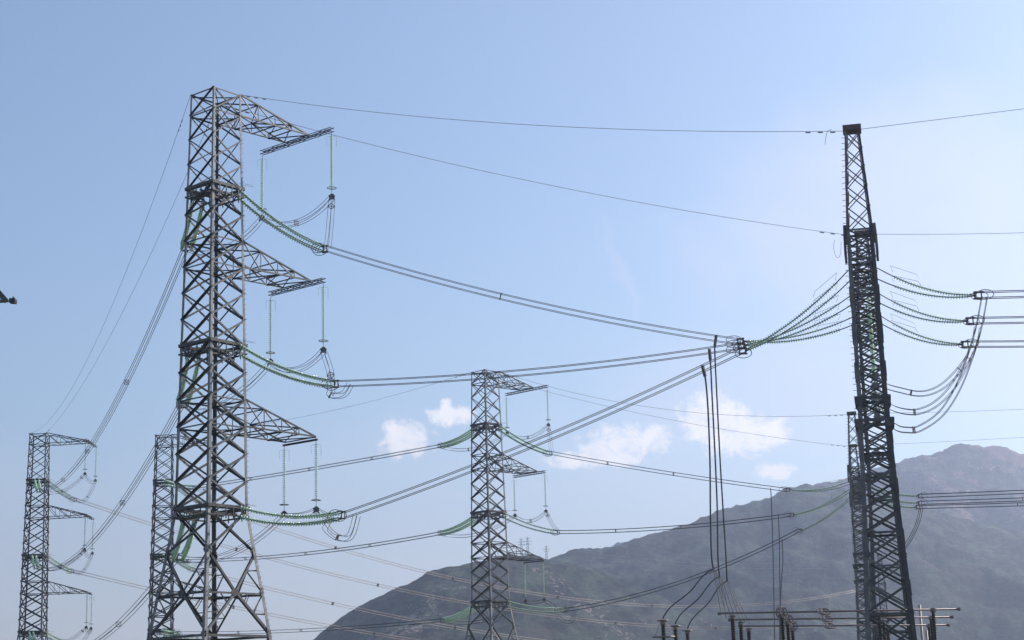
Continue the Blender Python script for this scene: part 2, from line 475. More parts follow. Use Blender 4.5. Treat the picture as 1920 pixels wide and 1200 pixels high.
def pylon(mat):
    root = empty('lattice_pylon')
    corners = [(-1, -1), (1, -1), (1, 1), (-1, 1)]
    def leg_w(z): return 0.30 - 0.13 * min(1, z / 54.0)
    for sx, sy in corners:
        mb = MB()
        for (z0, h0), (z1, h1) in zip(LV, LV[1:]):
            mb.angle(V((sx * h0, sy * h0, z0 - 0.02)), V((sx * h1, sy * h1, z1 + 0.02)), leg_w(z0), V((-sx, 0, 0)), V((0, -sy, 0)), 0.035)
        for z in (45.6, 38.8, 32.1, 25.4, 18.65, 15.2, 11.9, 8.6):   # splice plates
            h = hw(z)
            mb.bar(V((sx * (h - 0.06), sy * (h + 0.012), z - 0.42)), V((sx * (hw(z + .4) - 0.06), sy * (hw(z + .4) + 0.012), z + 0.42)), leg_w(z) * 0.8, 0.02, V((0, 1, 0)))
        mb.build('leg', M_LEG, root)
        fb = MB(); fb.bar(V((sx * 4.3, sy * 4.3, -0.3)), V((sx * 4.3, sy * 4.3, 0.35)), 0.9, 0.9, V((0, 1, 0)))
        fb.build('footing', M_CONC, root)
    faces = [(corners[k], corners[(k + 1) % 4]) for k in range(4)]
    def cp(c, z, inset=0.0):
        h = hw(z) - inset; return V((c[0] * h, c[1] * h, z))
    def brace(p, q, w, nrm, inset, name='brace', out=False):
        mb = MB(); d = (q - p).normalized()
        inn = -nrm
        side = inn.cross(d)
        if out:      # outstanding leg turned outwards along the upper edge
            sg = -1 if side.z > 0 else 1
            k = side * (-sg) * w * .5
            w *= 1.25; mb.angle(p + inn * inset + k, q + inn * inset + k, w, side * sg, -inn, max(0.014, w * .13))
        else: mb.angle(p + inn * inset, q + inn * inset, w, side, inn, max(0.014, w * .13))
        return mb.build(name, mat, root)
    panels = [54.12, 52.2, 50.0, 47.8, 45.6] + [45.6 - 2.25 * k for k in range(1, 7)] + [32.1 - 2.2417 * k for k in range(1, 7)]
    for (c0, c1) in faces:
        nrm = V(((c0[0] + c1[0]) / 2, (c0[1] + c1[1]) / 2, 0))
        for zt, zb in zip(panels, panels[1:]):
            w = 0.105 if zb > 45 else (0.145 if zb > 32 else 0.16)
            brace(cp(c0, zb), cp(c1, zt), w, nrm, 0.03, out=True)
            brace(cp(c1, zb), cp(c0, zt), w, nrm, 0.06 + w * .2)
        for z in (54.1, 52.2, 45.6, 41.1, 38.85, 32.1, 27.63, 25.38, 18.65):
            brace(cp(c0, z), cp(c1, z), 0.12, nrm, 0.02, 'horizontal')
        # lower spreading section
        brace(cp(c0, 15.2), cp(c1, 18.6), 0.16, nrm, 0.05); brace(cp(c1, 15.2), cp(c0, 18.6), 0.16, nrm, 0.25)
        for zt, zb in ((15.2, 11.9), (8.6, 4.4)):
            mid = (cp(c0, zb) + cp(c1, zb)) / 2
            brace(mid, cp(c0, zt), 0.19, nrm, 0.06); brace(mid, cp(c1, zt), 0.19, nrm, 0.062)
            brace(cp(c0, zb), cp(c1, zb), 0.16, nrm, 0.03, 'horizontal')
            for c in (c0, c1):
                h1 = mid.lerp(cp(c, zt), 0.55)
                k = cp(c, zb + (zt - zb) * 0.55)
                brace(h1, k, 0.075, nrm, 0.09); brace(h1, cp(c, zb), 0.075, nrm, 0.12)
        for zt, zb in ((11.9, 8.6), (4.4, 0.3)):
            mid = (cp(c0, zt) + cp(c1, zt)) / 2
            brace(cp(c0, zb), mid, 0.19, nrm, 0.06); brace(cp(c1, zb), mid, 0.19, nrm, 0.062)
            if zb > 2: brace(cp(c0, zb), cp(c1, zb), 0.2, nrm, 0.03, 'horizontal')
            for c in (c0, c1):
                h1 = mid.lerp(cp(c, zb), 0.5)
                k = cp(c, zb + (zt - zb) * 0.5)
                brace(h1, k, 0.075, nrm, 0.09); brace(h1, cp(c, zt), 0.075, nrm, 0.12)
                brace(h1.lerp(mid, .5), ((mid + cp(c, zt)) / 2), 0.07, nrm, 0.14)
        for z in (11.9, 4.4):
            mid = (cp(c0, z) + cp(c1, z)) / 2 - nrm * 0.02
            t = (cp(c1, z) - cp(c0, z)).normalized()
            MB().plate([mid + t * a_ + V((0, 0, b_)) for a_, b_ in ((-.38, -.1), (-.2, -.26), (.2, -.26), (.38, -.1), (.38, .1), (.2, .22), (-.2, .22), (-.38, .1))], nrm, 0.03).build('gusset_plate', M_SHADE, root)
        for z in (15.2, 11.9, 8.6):
            for c, sg in ((c0, 1), (c1, -1)):
                t = (cp(c1, z) - cp(c0, z)).normalized() * sg; p = cp(c, z) - nrm * 0.05
                MB().plate([p + t * a_ + V((0, 0, b_)) for a_, b_ in ((.06, -.4), (.3, -.3), (.52, 0), (.3, .3), (.06, .4))], nrm, 0.025).build('gusset_plate', M_STEEL, root)
    # plan bracing inside the frame levels
    for z in (54.1, 52.2, 41.1, 38.85, 27.63, 25.38, 11.9, 8.6):
        mb = MB()
        a, b, c, d = [cp(k, z, 0.05) for k in corners]
        dz = V((0, 0, -0.13))
        mb.angle(a + dz, c + dz, 0.08, V((0, 0, 1)), V((1, -1, 0))); mb.angle(b + dz * 1.9, d + dz * 1.9, 0.08, V((0, 0, 1)), V((1, 1, 0)))
        mb.build('plan_brace', mat, root)
    # insulator platforms: two deep channel rings tied by short plates
    for z in P_LV:
        pf = empty('platform', (0, 0, 0)); pf.parent = root
        h = hw(z) + 0.09
        for (c0, c1) in faces:
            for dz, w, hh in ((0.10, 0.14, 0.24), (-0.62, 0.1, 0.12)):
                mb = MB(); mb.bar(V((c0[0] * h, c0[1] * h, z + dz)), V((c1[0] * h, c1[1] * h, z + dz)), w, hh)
                mb.build('channel', M_SHADE, pf)
            n = V(((c0[0] + c1[0]) / 2, (c0[1] + c1[1]) / 2, 0))
            for t in (0.22, 0.42, 0.6, 0.8):
                p = V((c0[0] * h, c0[1] * h, z)).lerp(V((c1[0] * h, c1[1] * h, z)), t) + n * 0.05
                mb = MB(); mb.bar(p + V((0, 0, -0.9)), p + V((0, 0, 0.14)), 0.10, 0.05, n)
                mb.build('hanger_plate', M_SHADE, pf)
        mb = MB(); k = hw(z) * 0.98
        mb.plate([V((-k, -k, z - .70)), V((-k * .55, -k, z - .70)), V((-k * .55, k, z - .70)), V((-k, k, z - .70))], V((0, 0, 1)), 0.05)
        mb.build('walkway_plate', mat, pf)
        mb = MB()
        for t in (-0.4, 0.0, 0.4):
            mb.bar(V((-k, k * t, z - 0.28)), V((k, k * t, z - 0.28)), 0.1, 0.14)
        mb.build('cross_beam', M_SHADE, pf)
    # cross-arms
    for zt, zb, L, bl, rise in ARMS:
        arm = empty('crossarm', (0, 0, 0)); arm.parent = root
        h = hw(zb); ht = hw(zt)
        zt_ = zb + rise
        def chord(p, q, w, b_):
            mb = MB(); mb.angle(p, q, w, V((0, 0, 1)), b_); mb.build('chord', mat, arm)
        def lace(p, q, w=0.075):
            mb = MB(); mb.angle(p, q, w, V((0.2, 0.1, 1)), V((0.3, 1, 0))); mb.build('lacing', mat, arm)
        N = 4
        for sy in (-1, 1):
            rb, rt = V((h, sy * h, zb)), V((ht, sy * ht, zt))
            tip = V((h + L, sy * h, zt_))
            chord(rb, tip, 0.12, V((0, -sy, 0))); chord(rt, tip, 0.12, V((0, -sy, 0)))
            lo = [rb.lerp(tip, i / N) for i in range(N + 1)]; up = [rt.lerp(tip, i / N) for i in range(N + 1)]
            for i in range(N):
                lace(up[i] + V((0, -sy * .03, 0)), lo[i + 1] + V((0, -sy * .03, 0)), 0.09)
                if i: lace(up[i], lo[i], 0.06)
        for i in range(N + 1):
            a = V((h, -h, zb)).lerp(V((h + L, -h, zt_)), i / N); b = V((h, h, zb)).lerp(V((h + L, h, zt_)), i / N)
            a2 = V((ht, -ht, zt)).lerp(V((h + L, -h, zt_)), i / N); b2 = V((ht, ht, zt)).lerp(V((h + L, h, zt_)), i / N)
            if i: lace(a, b, 0.08)
            if 0 < i < N: lace(a2, b2, 0.08)
            if i < N:
                c = V((h, h, zb)).lerp(V((h + L, h, zt_)), (i + 1) / N); c2 = V((ht, ht, zt)).lerp(V((h + L, h, zt_)), (i + 1) / N)
                d = V((h, -h, zb)).lerp(V((h + L, -h, zt_)), (i + 1) / N); d2 = V((ht, -ht, zt)).lerp(V((h + L, -h, zt_)), (i + 1) / N)
                if i % 2: lace(b - V((0, 0, .04)), d - V((0, 0, .04)), 0.08); lace(a2, c2, 0.09)
                else: lace(a - V((0, 0, .04)), c - V((0, 0, .04)), 0.08); lace(b2, d2, 0.09)
        # outrigger beam at the tips that carries the jumper strings
        bl_ = bl if bl else h + 0.15
        x = h + L; zc = zt_ - 0.22
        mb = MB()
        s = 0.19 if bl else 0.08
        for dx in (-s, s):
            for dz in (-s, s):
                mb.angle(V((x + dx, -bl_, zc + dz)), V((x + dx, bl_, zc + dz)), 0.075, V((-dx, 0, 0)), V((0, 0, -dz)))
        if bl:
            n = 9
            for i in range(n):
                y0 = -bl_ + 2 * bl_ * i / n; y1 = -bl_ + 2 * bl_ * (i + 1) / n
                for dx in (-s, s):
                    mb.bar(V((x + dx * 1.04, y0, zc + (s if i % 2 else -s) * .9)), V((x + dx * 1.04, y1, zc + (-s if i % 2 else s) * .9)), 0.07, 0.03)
        mb.build('end_beam', M_SHADE, arm)
    mb = MB()
    for i in range(120):                                   # step bolts up one leg
        z = 3 + i * 0.425; h = hw(z)
        mb.bar(V((h, -h, z)), V((h + 0.17 * (i % 2), -h - 0.17 * (1 - i % 2), z)), 0.022)
    mb.build('step_bolts', mat, root, kind='stuff')
    return root

TW = {'main': (V((-24.71, 138.0, 0)), rad(50.5)), 'mid': (V((-4.45, 261.5, 0)), rad(46.5)),
      'left': (V((-86.4, 307.5, 0)), rad(2.0)), 'second': (V((-64.85, 313.0, 0)), rad(6.0))}
NAMES = {'main': 'the large near pylon', 'mid': 'the middle pylon', 'left': 'the leftmost pylon', 'second': 'the half hidden pylon'}
main = pylon(M_STEEL)
main.location = TW['main'][0]; main.rotation_euler = (0, 0, TW['main'][1])
PG = 'lattice angle pylons with three crossarms'
tag(main, 'tallest grey steel lattice pylon, nearest, with three crossarms pointing right', 'pylon', PG)
copy_tree(main, *TW['mid'], 'smaller steel lattice pylon standing before the mountain in the middle')
copy_tree(main, *TW['left'], 'distant steel lattice pylon, the leftmost one, its arms pointing right')
copy_tree(main, *TW['second'], 'distant steel lattice pylon half hidden behind the tallest pylon')

def L2W(t, l):
    c, s = math.cos(TW[t][1]), math.sin(TW[t][1]); o = TW[t][0]
    return V((o.x + c * l[0] - s * l[1], o.y + s * l[0] + c * l[1], l[2]))

# ---------------------------------------------------------------- insulators
def disc_string(pts_fn, length, root, r=0.165, pitch=0.235, start=0.55, end=0.35, n=9, rr=0.045):
    """one string: rod with caps, and its discs; pts_fn(t) gives a point at t in 0..1"""
    rod = MB()
    rod.tube([pts_fn(i / 10) for i in range(11)], rr, 5)
    st = rod.build('insulator_string', M_FIT, root)
    db = MB()
    k = int((length - start - end) / pitch)
    for i in range(k + 1):
        t = (start + i * pitch) / length
        p = pts_fn(t); d = (pts_fn(min(1, t + 0.01)) - pts_fn(max(0, t - 0.01))).normalized()
        db.lathe(p, d, [(-0.05, 0.035), (-0.035, 0.06), (-0.005, r), (0.012, r * 0.97), (0.02, 0.07), (0.06, 0.045)], n)
    g = db.build('glass_discs', M_GLASS, st, smooth=True, kind='stuff')
    return st

def strain_set(A, E, side, label, sagm=0.55, sp=0.24, group='strain insulator sets', r=0.16):
    """four parallel strings from tower A to yoke E"""
    root = empty('strain_insulator_set', A)
    u = flat(E - A); side = side.normalized()
    o = -A
    L = (E - A).length
    for a in (-sp, sp):
        for b in (-sp, sp):
            off = side * a * (1.9 if r < .165 else 1.4) + V((0, 0, b * 1.6))
            off2 = side * a * (1.7 if r < .165 else 1.2) + V((0, 0, b * 0.95))
            def fn(t, off=off, off2=off2):
                return A.lerp(E, t) + off.lerp(off2, t) - V((0, 0, 4 * sagm * t * (1 - t))) + o
            disc_string(fn, L, root, r)
    perp = V((-u.y, u.x, 0))
    yb = MB()
    for b in (-1, 1):
        yb.plate([E + o + perp * x + V((0, 0, b * 0.26)) + u * y for x, y in ((-.34, -.1), (.34, -.1), (.16, .42), (-.16, .42))], V((0, 0, 1)), 0.05)
    yb.bar(E + o + V((0, 0, -.34)), E + o + V((0, 0, .34)), .1, .1)
    yb.bar(E + o + u * .3 + V((0, 0, -.34)), E + o + u * .3 + V((0, 0, .34)), .08, .08)
    yb.build('yoke_plate', M_FIT, root)
    for a in (-1, 1):
        rb = MB(); rb.ring(E + o - u * 0.35 + perp * a * 0.42, perp, 0.42, 0.03, 18, 5, 1.4, u)
        rb.build('grading_ring', M_FIT, root)
    hb = MB()
    for a in (-1, 1):
        p = A + o + side * a * sp + V((0, 0, sp))
        hb.tube([p + u * 0.3, p + u * 0.35 + V((0, 0, .35)), p + u * 1.5 + V((0, 0, .10))], 0.012, 4)
    hb.build('arcing_horn', M_FIT, root)
    tag(root, label, 'insulator', group)
    return root

def hanging_string(T, label, L=5.7):
    root = empty('hanging_insulator', T)
    def fn(t): return V((0, 0, -L * t))
    disc_string(fn, L, root, 0.165, 0.19, 0.35, 0.55, rr=.025)
    rb = MB(); rb.ring(V((0, 0, -L + 0.62)), V((0, 0, 1)), 0.40, 0.03, 18, 5)
    rb.bar(V((-.4, 0, -L + .62)), V((.4, 0, -L + .62)), .03, .03)
    rb.build('grading_ring', M_FIT, root)
    hb = MB(); hb.tube([V((0, 0, -.3)), V((.42, 0, -.4)), V((.42, 0, -1.3))], 0.012, 4); hb.tube([V((0, 0, -.3)), V((-.42, 0, -.4)), V((-.42, 0, -1.1))], 0.012, 4)
    hb.build('arcing_horn', M_FIT, root)
    cb = MB()
    cb.plate([V((-.1, 0, -L + .1)), V((.1, 0, -L + .1)), V((.26, 0, -L - .1)), V((.2, 0, -L - .42)), V((-.2, 0, -L - .42)), V((-.26, 0, -L - .1))], V((0, 1, 0)), 0.05)
    for x in (-.22, .22):
        for z in (-.1, -.42):
            cb.bar(V((x, -.2, -L + z)), V((x, .2, -L + z)), .09, .09)
    cb.build('clamp', M_FIT, root)
    tag(root, label, 'insulator', 'hanging jumper insulators')
    return root

def bundle(name, path, label, cat, group=None, s=0.22, r=0.028, mat=None, spacers=(), n=4, side=5, thick=0.05):
    root = empty(name, path[0])
    o = -path[0]
    m = len(path)
    offs = {4: [(-s, -s), (s, -s), (s, s), (-s, s)], 2: [(-s, 0), (s, 0)], 3: [(-s, -s * .6), (s, -s * .6), (0, s)], 1: [(0, 0)]}[n]
    fr = []
    for i in range(m):
        d = (path[min(i + 1, m - 1)] - path[max(i - 1, 0)]).normalized()
        fr.append(d)
    d0 = flat(path[-1] - path[0]); perp = V((-d0.y, d0.x, 0))
    def frame(i):
        d = fr[i]
        a = (perp - d * perp.dot(d)).normalized(); return a, a.cross(d).normalized() * -1
    for x, z in offs:
        pts = []
        for i in range(m):
            a, b = frame(i); pts.append(path[i] + a * x + b * z + o)
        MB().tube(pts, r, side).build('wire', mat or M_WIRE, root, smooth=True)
    for t in spacers:
        i = min(m - 1, max(0, int(t * (m - 1)))); a, b = frame(i); p = path[i] + o
        q = [p + a * x * 1.12 + b * z * 1.12 for x, z in offs]
        sb = MB()
        for k in range(len(q)):
            if len(q) > 1 and not (len(q) == 2 and k): sb.bar(q[k], q[(k + 1) % len(q)], thick, thick)
        if len(q) == 4: sb.bar(q[0], q[2], thick, thick); sb.bar(q[1], q[3], thick, thick)
        if sb.v: sb.build('spacer', M_FIT, root)
    tag(root, label, cat, group)
    return root

# ---------------------------------------------------------------- gantries
GB = V((0.207, 0.978, 0)); GB.normalize()
GX = V((GB.y, -GB.x, 0))
GROT = math.atan2(GX.y, GX.x)
MH = [(0.0, 1.90), (5.8, 1.60), (14.0, 1.22), (21.3, 0.99), (30.0, 0.93), (33.2, 0.88), (40.4, 0.50)]
def mhw(z):
    for (z0, h0), (z1, h1) in zip(MH, MH[1:]):
        if z <= z1: return h0 + (h1 - h0) * (z - z0) / (z1 - z0)
    return MH[-1][1]

def mast(mat):
    root = empty('gantry_mast')
    corners = [(-1, -1), (1, -1), (1, 1), (-1, 1)]
    for sx, sy in corners:
        mb = MB()
        for (z0, h0), (z1, h1), w in zip(MH, MH[1:], (.29, .28, .27, .25, .23, .13)):
            mb.angle(V((sx * h0, sy * h0, z0 - .02)), V((sx * h1, sy * h1, z1 + .02)), w, V((-sx, 0, 0)), V((0, -sy, 0)), 0.04)
        for z in (9, 12.3, 15.6, 18.9, 23.4, 26.0, 28.6, 36.5):
            h = mhw(z); w = .13 if z < 30 else .08
            mb.bar(V((sx * h, sy * h, z - .5)), V((sx * mhw(z + 1), sy * mhw(z + 1), z + .5)), w, w, V((0, 1, 0)))
        mb.build('leg', mat, root)
        fb = MB(); fb.bar(V((sx * 1.9, sy * 1.9, -.2)), V((sx * 1.9, sy * 1.9, .4)), 1.0, 1.0, V((0, 1, 0))); fb.build('footing', M_CONC, root)
    faces = [(corners[k], corners[(k + 1) % 4]) for k in range(4)]
    def cp(c, z): h = mhw(z); return V((c[0] * h, c[1] * h, z))
    zs = [0.4, 3.0, 5.4, 7.5, 9.4, 11.1, 12.7, 14.2, 15.6, 16.9, 18.15, 19.35, 20.5, 21.6, 22.7, 23.75, 24.8, 25.85, 26.9, 27.95, 29.0, 30.05, 31.1, 32.1, 33.1, 34.7, 36.2, 37.6, 38.9, 40.2]
    for c0, c1 in faces:
        nrm = V(((c0[0] + c1[0]) / 2, (c0[1] + c1[1]) / 2, 0)); inn = -nrm
        def brace(p, q, w, ins, nm='brace'):
            mb = MB(); d = (q - p).normalized(); mb.angle(p + inn * ins, q + inn * ins, w, inn.cross(d), inn, .02); mb.build(nm, mat, root)
        for zb, zt in zip(zs, zs[1:]):
            w = 0.13 if zb < 12 else (0.10 if zb < 33 else 0.07)
            brace(cp(c0, zb), cp(c1, zt), w, 0.05); brace(cp(c1, zb), cp(c0, zt), w, 0.08 + w)
        for z in (7.5, 12.7, 18.15, 33.1, 31.1, 29.0):
            brace(cp(c0, z), cp(c1, z), 0.14, 0.02, 'horizontal')
    mb = MB()
    mb.bar(V((-.62, 0, 40.4)), V((.62, 0, 40.4)), 1.15, .36)
    mb.build('cap_box', M_RUST, root)
    # bracket collars half way up
    for z, e in ((21.5, 0.13), (20.0, 0.2)):
        cb = MB(); h = mhw(z) + 0.06
        for s in (-1, 1):
            cb.bar(V((-h - e, s * h, z)), V((h + e, s * h, z)), .18, .2)
            cb.bar(V((s * h, -h - .3, z - .02)), V((s * h, h + .3, z - .02)), .2, .2)
            for t in (-1, 1):
                cb.plate([V((s * h * 0.72, t * (h + .13), z)), V((s * (h + e), t * (h + .13), z)), V((s * (h + e * .9), t * (h + .13), z - .28)), V((s * (h - .02), t * (h + .13), z - .5)), V((s * h * .74, t * (h + .13), z - .55)), V((s * h * .62, t * (h + .13), z - .2))], V((0, 1, 0)), .05)
        cb.build('bracket_collar', M_STEEL, root)
    for s in (-1, 1):
        for t in (-1, 1):
            hb = MB()
            hb.bar(V((s * (mhw(33) + .12), t * mhw(33), 32.5)), V((s * (mhw(33) + .08), t * mhw(33), 33.35)), .22, .3, V((0, 1, 0)))
            hb.bar(V((s * (mhw(31) + .14), t * mhw(31), 31.2)), V((s * (mhw(31) + .12), t * mhw(31), 32.6)), .16, .3, V((0, 1, 0)))
            hb.build('seat_bracket', mat, root)
    sb = MB()
    for i in range(88):
        z = 4 + i * 0.41; h = mhw(z)
        sb.bar(V((-h, -h, z)), V((-h - .22, -h, z)), 0.03)
    sb.build('step_bolts', mat, root, kind='stuff')
    return root

def beam(L, mat):
    """box-truss beam running along local +Y from the mast"""
    root = empty('gantry_beam')
    h, z0, z1 = 0.92, 30.9, 32.9
    n = 14
    y0 = 1.1
    for sx in (-1, 1):
        for z in (z0, z1):
            mb = MB(); mb.angle(V((sx * h, y0, z)), V((sx * h, y0 + L, z)), .2, V((-sx, 0, 0)), V((0, 0, 1 if z == z0 else -1)), .03)
            mb.build('chord', mat, root)
        for i in range(n):
            a, b = y0 + L * i / n, y0 + L * (i + 1) / n
            if i % 2: a, b = b, a
            mb = MB(); mb.angle(V((sx * (h - .04), a, z0)), V((sx * (h - .04), b, z1)), .1, V((0, 1, 0)), V((-sx, 0, 0))); mb.build('lacing', mat, root)
            mb = MB(); mb.angle(V((sx * (h - .06), b, z0)), V((sx * (h - .06), b, z1)), .08, V((0, 1, 0)), V((-sx, 0, 0))); mb.build('lacing', mat, root)
    for i in range(n):
        a, b = y0 + L * i / n, y0 + L * (i + 1) / n
        for z, k in ((z0 + .03, 1), (z1 - .03, -1)):
            mb = MB(); mb.angle(V((-h * k, a, z)), V((h * k, b, z)), .09, V((0, 1, 0)), V((0, 0, k))); mb.build('lacing', mat, root)
            mb = MB(); mb.angle(V((-h, b, z)), V((h, b, z)), .09, V((0, 1, 0)), V((0, 0, k))); mb.build('lacing', mat, root)
    return root

MG = 'dark lattice gantry masts'
G = [V((23.75, 112, 0)), V((45.55, 229.0, 0)), V((94.5, 452.0, 0))]
m0 = mast(M_DARK); m0.location = G[0]; m0.rotation_euler = (0, 0, GROT)
tag(m0, 'tall dark lattice mast nearest on the right, tapering to a brown capped spire', 'mast', MG)
SP = 27.5
copy_tree(m0, G[0] + GB * SP + GX * 0.15, GROT, 'rear dark mast seen through the nearest mast at the right')
copy_tree(m0, G[1], GROT, 'slim distant mast showing just left of the large right mast')
copy_tree(m0, G[1] + GB * 30 - GX * .5, GROT, 'distant mast whose lower spire top stands behind the slim distant mast')
copy_tree(m0, G[2], GROT, 'farthest lattice mast low behind the foot of the right mast')
BG = 'gantry beams'
b0 = beam(SP - 2.2, M_DARK); b0.location = G[0]; b0.rotation_euler = (0, 0, GROT)
tag(b0, 'dark box truss beam running away behind the nearest right mast', 'beam', BG)
copy_tree(b0, G[1], GROT, 'distant box truss beam behind the slim distant mast')

def gpos(g, along, side, z):
    p = G[g] + GB * along + GX * side; return V((p.x, p.y, z))

def vee_set(A1, A2, E, label, sagm=0.55, r=0.15, pull=None):
    """two strings from two beam points meeting at a yoke"""
    root = empty('strain_insulator_set', A1); o = -A1
    u = flat(E - (A1 + A2) / 2); perp = V((-u.y, u.x, 0))
    for A, k in ((A1, -1), (A2, 1)):
        for b in (0,):
            e2 = E + perp * 0.16 * (1 if (A - E).dot(perp) > 0 else -1)
            L = (e2 - A).length
            def fn(t, A=A, e2=e2): return A.lerp(e2, t) - V((0, 0, 4 * sagm * t * (1 - t))) + o
            disc_string(fn, L, root, r, 0.20, 1.3, 0.35)
        hb = MB(); p = A + o; d = (E - A).normalized()
        hb.tube([p + d * 1.2, p + d * 1.0 + V((0, 0, .45)), p + d * 3.0 + V((0, 0, .35)), p + d * 3.2 + V((0, 0, .05))], 0.014, 4)
        hb.build('arcing_horn', M_FIT, root)
    yb = MB()
    for b in (-1, 1):
        yb.plate([E + o + perp * x + V((0, 0, b * 0.22)) + u * y for x, y in ((-.3, -.1), (.3, -.1), (.18, .5), (-.18, .5))], V((0, 0, 1)), 0.05)
    yb.bar(E + o + V((0, 0, -.3)), E + o + V((0, 0, .3)), .12, .12)
    yb.bar(E + o + u * .45 + V((0, 0, -.34)), E + o + u * .45 + V((0, 0, .34)), .08, .08)
    yb.build('yoke_plate', M_FIT, root)
    for a in (-1, 1):
        rb = MB(); rb.ring(E + o + u * (0.25 + .5 * (a > 0)) + perp * a * 0.36 + V((0, 0, .12 * a)), perp + V((0, 0, .5 * a)), 0.36, 0.03, 20, 5, 1.7, u)
        rb.build('grading_ring', M_FIT, root)
    tag(root, label, 'insulator', 'strain insulator sets')
    return root

# beam attachment distances along the beam for the three phases (nearest first)
ATT = [(6.1, 9.4), (13.9, 17.0), (21.4, 24.3)]
ORD = ['nearest', 'middle', 'farthest']
# left yokes of the near gantry; the lower pylon phase goes to the nearest beam bay
def line_sets():
    res = {}
    YL = [(1398, 657), (1395, 648), (1393, 640)]
    YR = [(1828, 554), (1813, 602), (1804, 646)]
    UR = V((0.98, -0.12, 0)).normalized()
    for k in range(3):
        A1, A2 = gpos(0, ATT[k][0], -1.0, 32.0), gpos(0, ATT[k][1], -1.0, 32.0)
        c = (A1 + A2) / 2
        u = flat(TW['main'][0] - c)
        E = plane_at(c, u, *YL[k])
        vee_set(A1, A2, E, 'green insulator pair reaching left from the %s bay of the near gantry beam' % ORD[k])
        B1, B2 = gpos(0, ATT[k][0], 1.0, 32.0), gpos(0, ATT[k][1], 1.0, 32.0)
        c2 = (B1 + B2) / 2
        E2 = plane_at(c2, UR, *YR[k])
        vee_set(B1, B2, E2, '%s pale green insulator pair sagging right from the near mast' % ['topmost', 'middle', 'lowest'][k])
        res[k] = (E + u * .45, E2 + UR * .45)
        # hanging jumper strings under the beam
        for j in (0, 1):
            P = gpos(0, ATT[k][j], 0.25, 30.9)
            hanging_string(P, 'green jumper insulator under the %s bay of the near gantry beam, %s one' % (ORD[k], ['front', 'rear'][j]), 6.6)
    return res
GE = line_sets()
def line_sets2():
    res = {}
    YL = [(1480, 918), (1488, 965), (1502, 995)]
    YR = [(1722, 930), (1722, 943), (1718, 951)]
    UR = V((0.98, -0.12, 0)).normalized()
    for k in range(3):
        A1, A2 = gpos(1, ATT[k][0], -1.0, 32.0), gpos(1, ATT[k][1], -1.0, 32.0)
        c = (A1 + A2) / 2; u = flat(TW['mid'][0] - c)
        E = plane_at(c, u, *YL[k])
        vee_set(A1, A2, E, '%s of the small green insulator pairs left of the far gantry' % ['topmost', 'middle', 'lowest'][k])
        B1, B2 = gpos(1, ATT[k][0], 1.0, 32.0), gpos(1, ATT[k][1], 1.0, 32.0)
        c2 = (B1 + B2) / 2; E2 = plane_at(c2, UR, *YR[k])
        vee_set(B1, B2, E2, '%s of the small pale insulator pairs against the mountain at right' % ['topmost', 'middle', 'lowest'][k])
        res[k] = (E + u * .45, E2 + UR * .45)
    return res
GE2 = line_sets2()

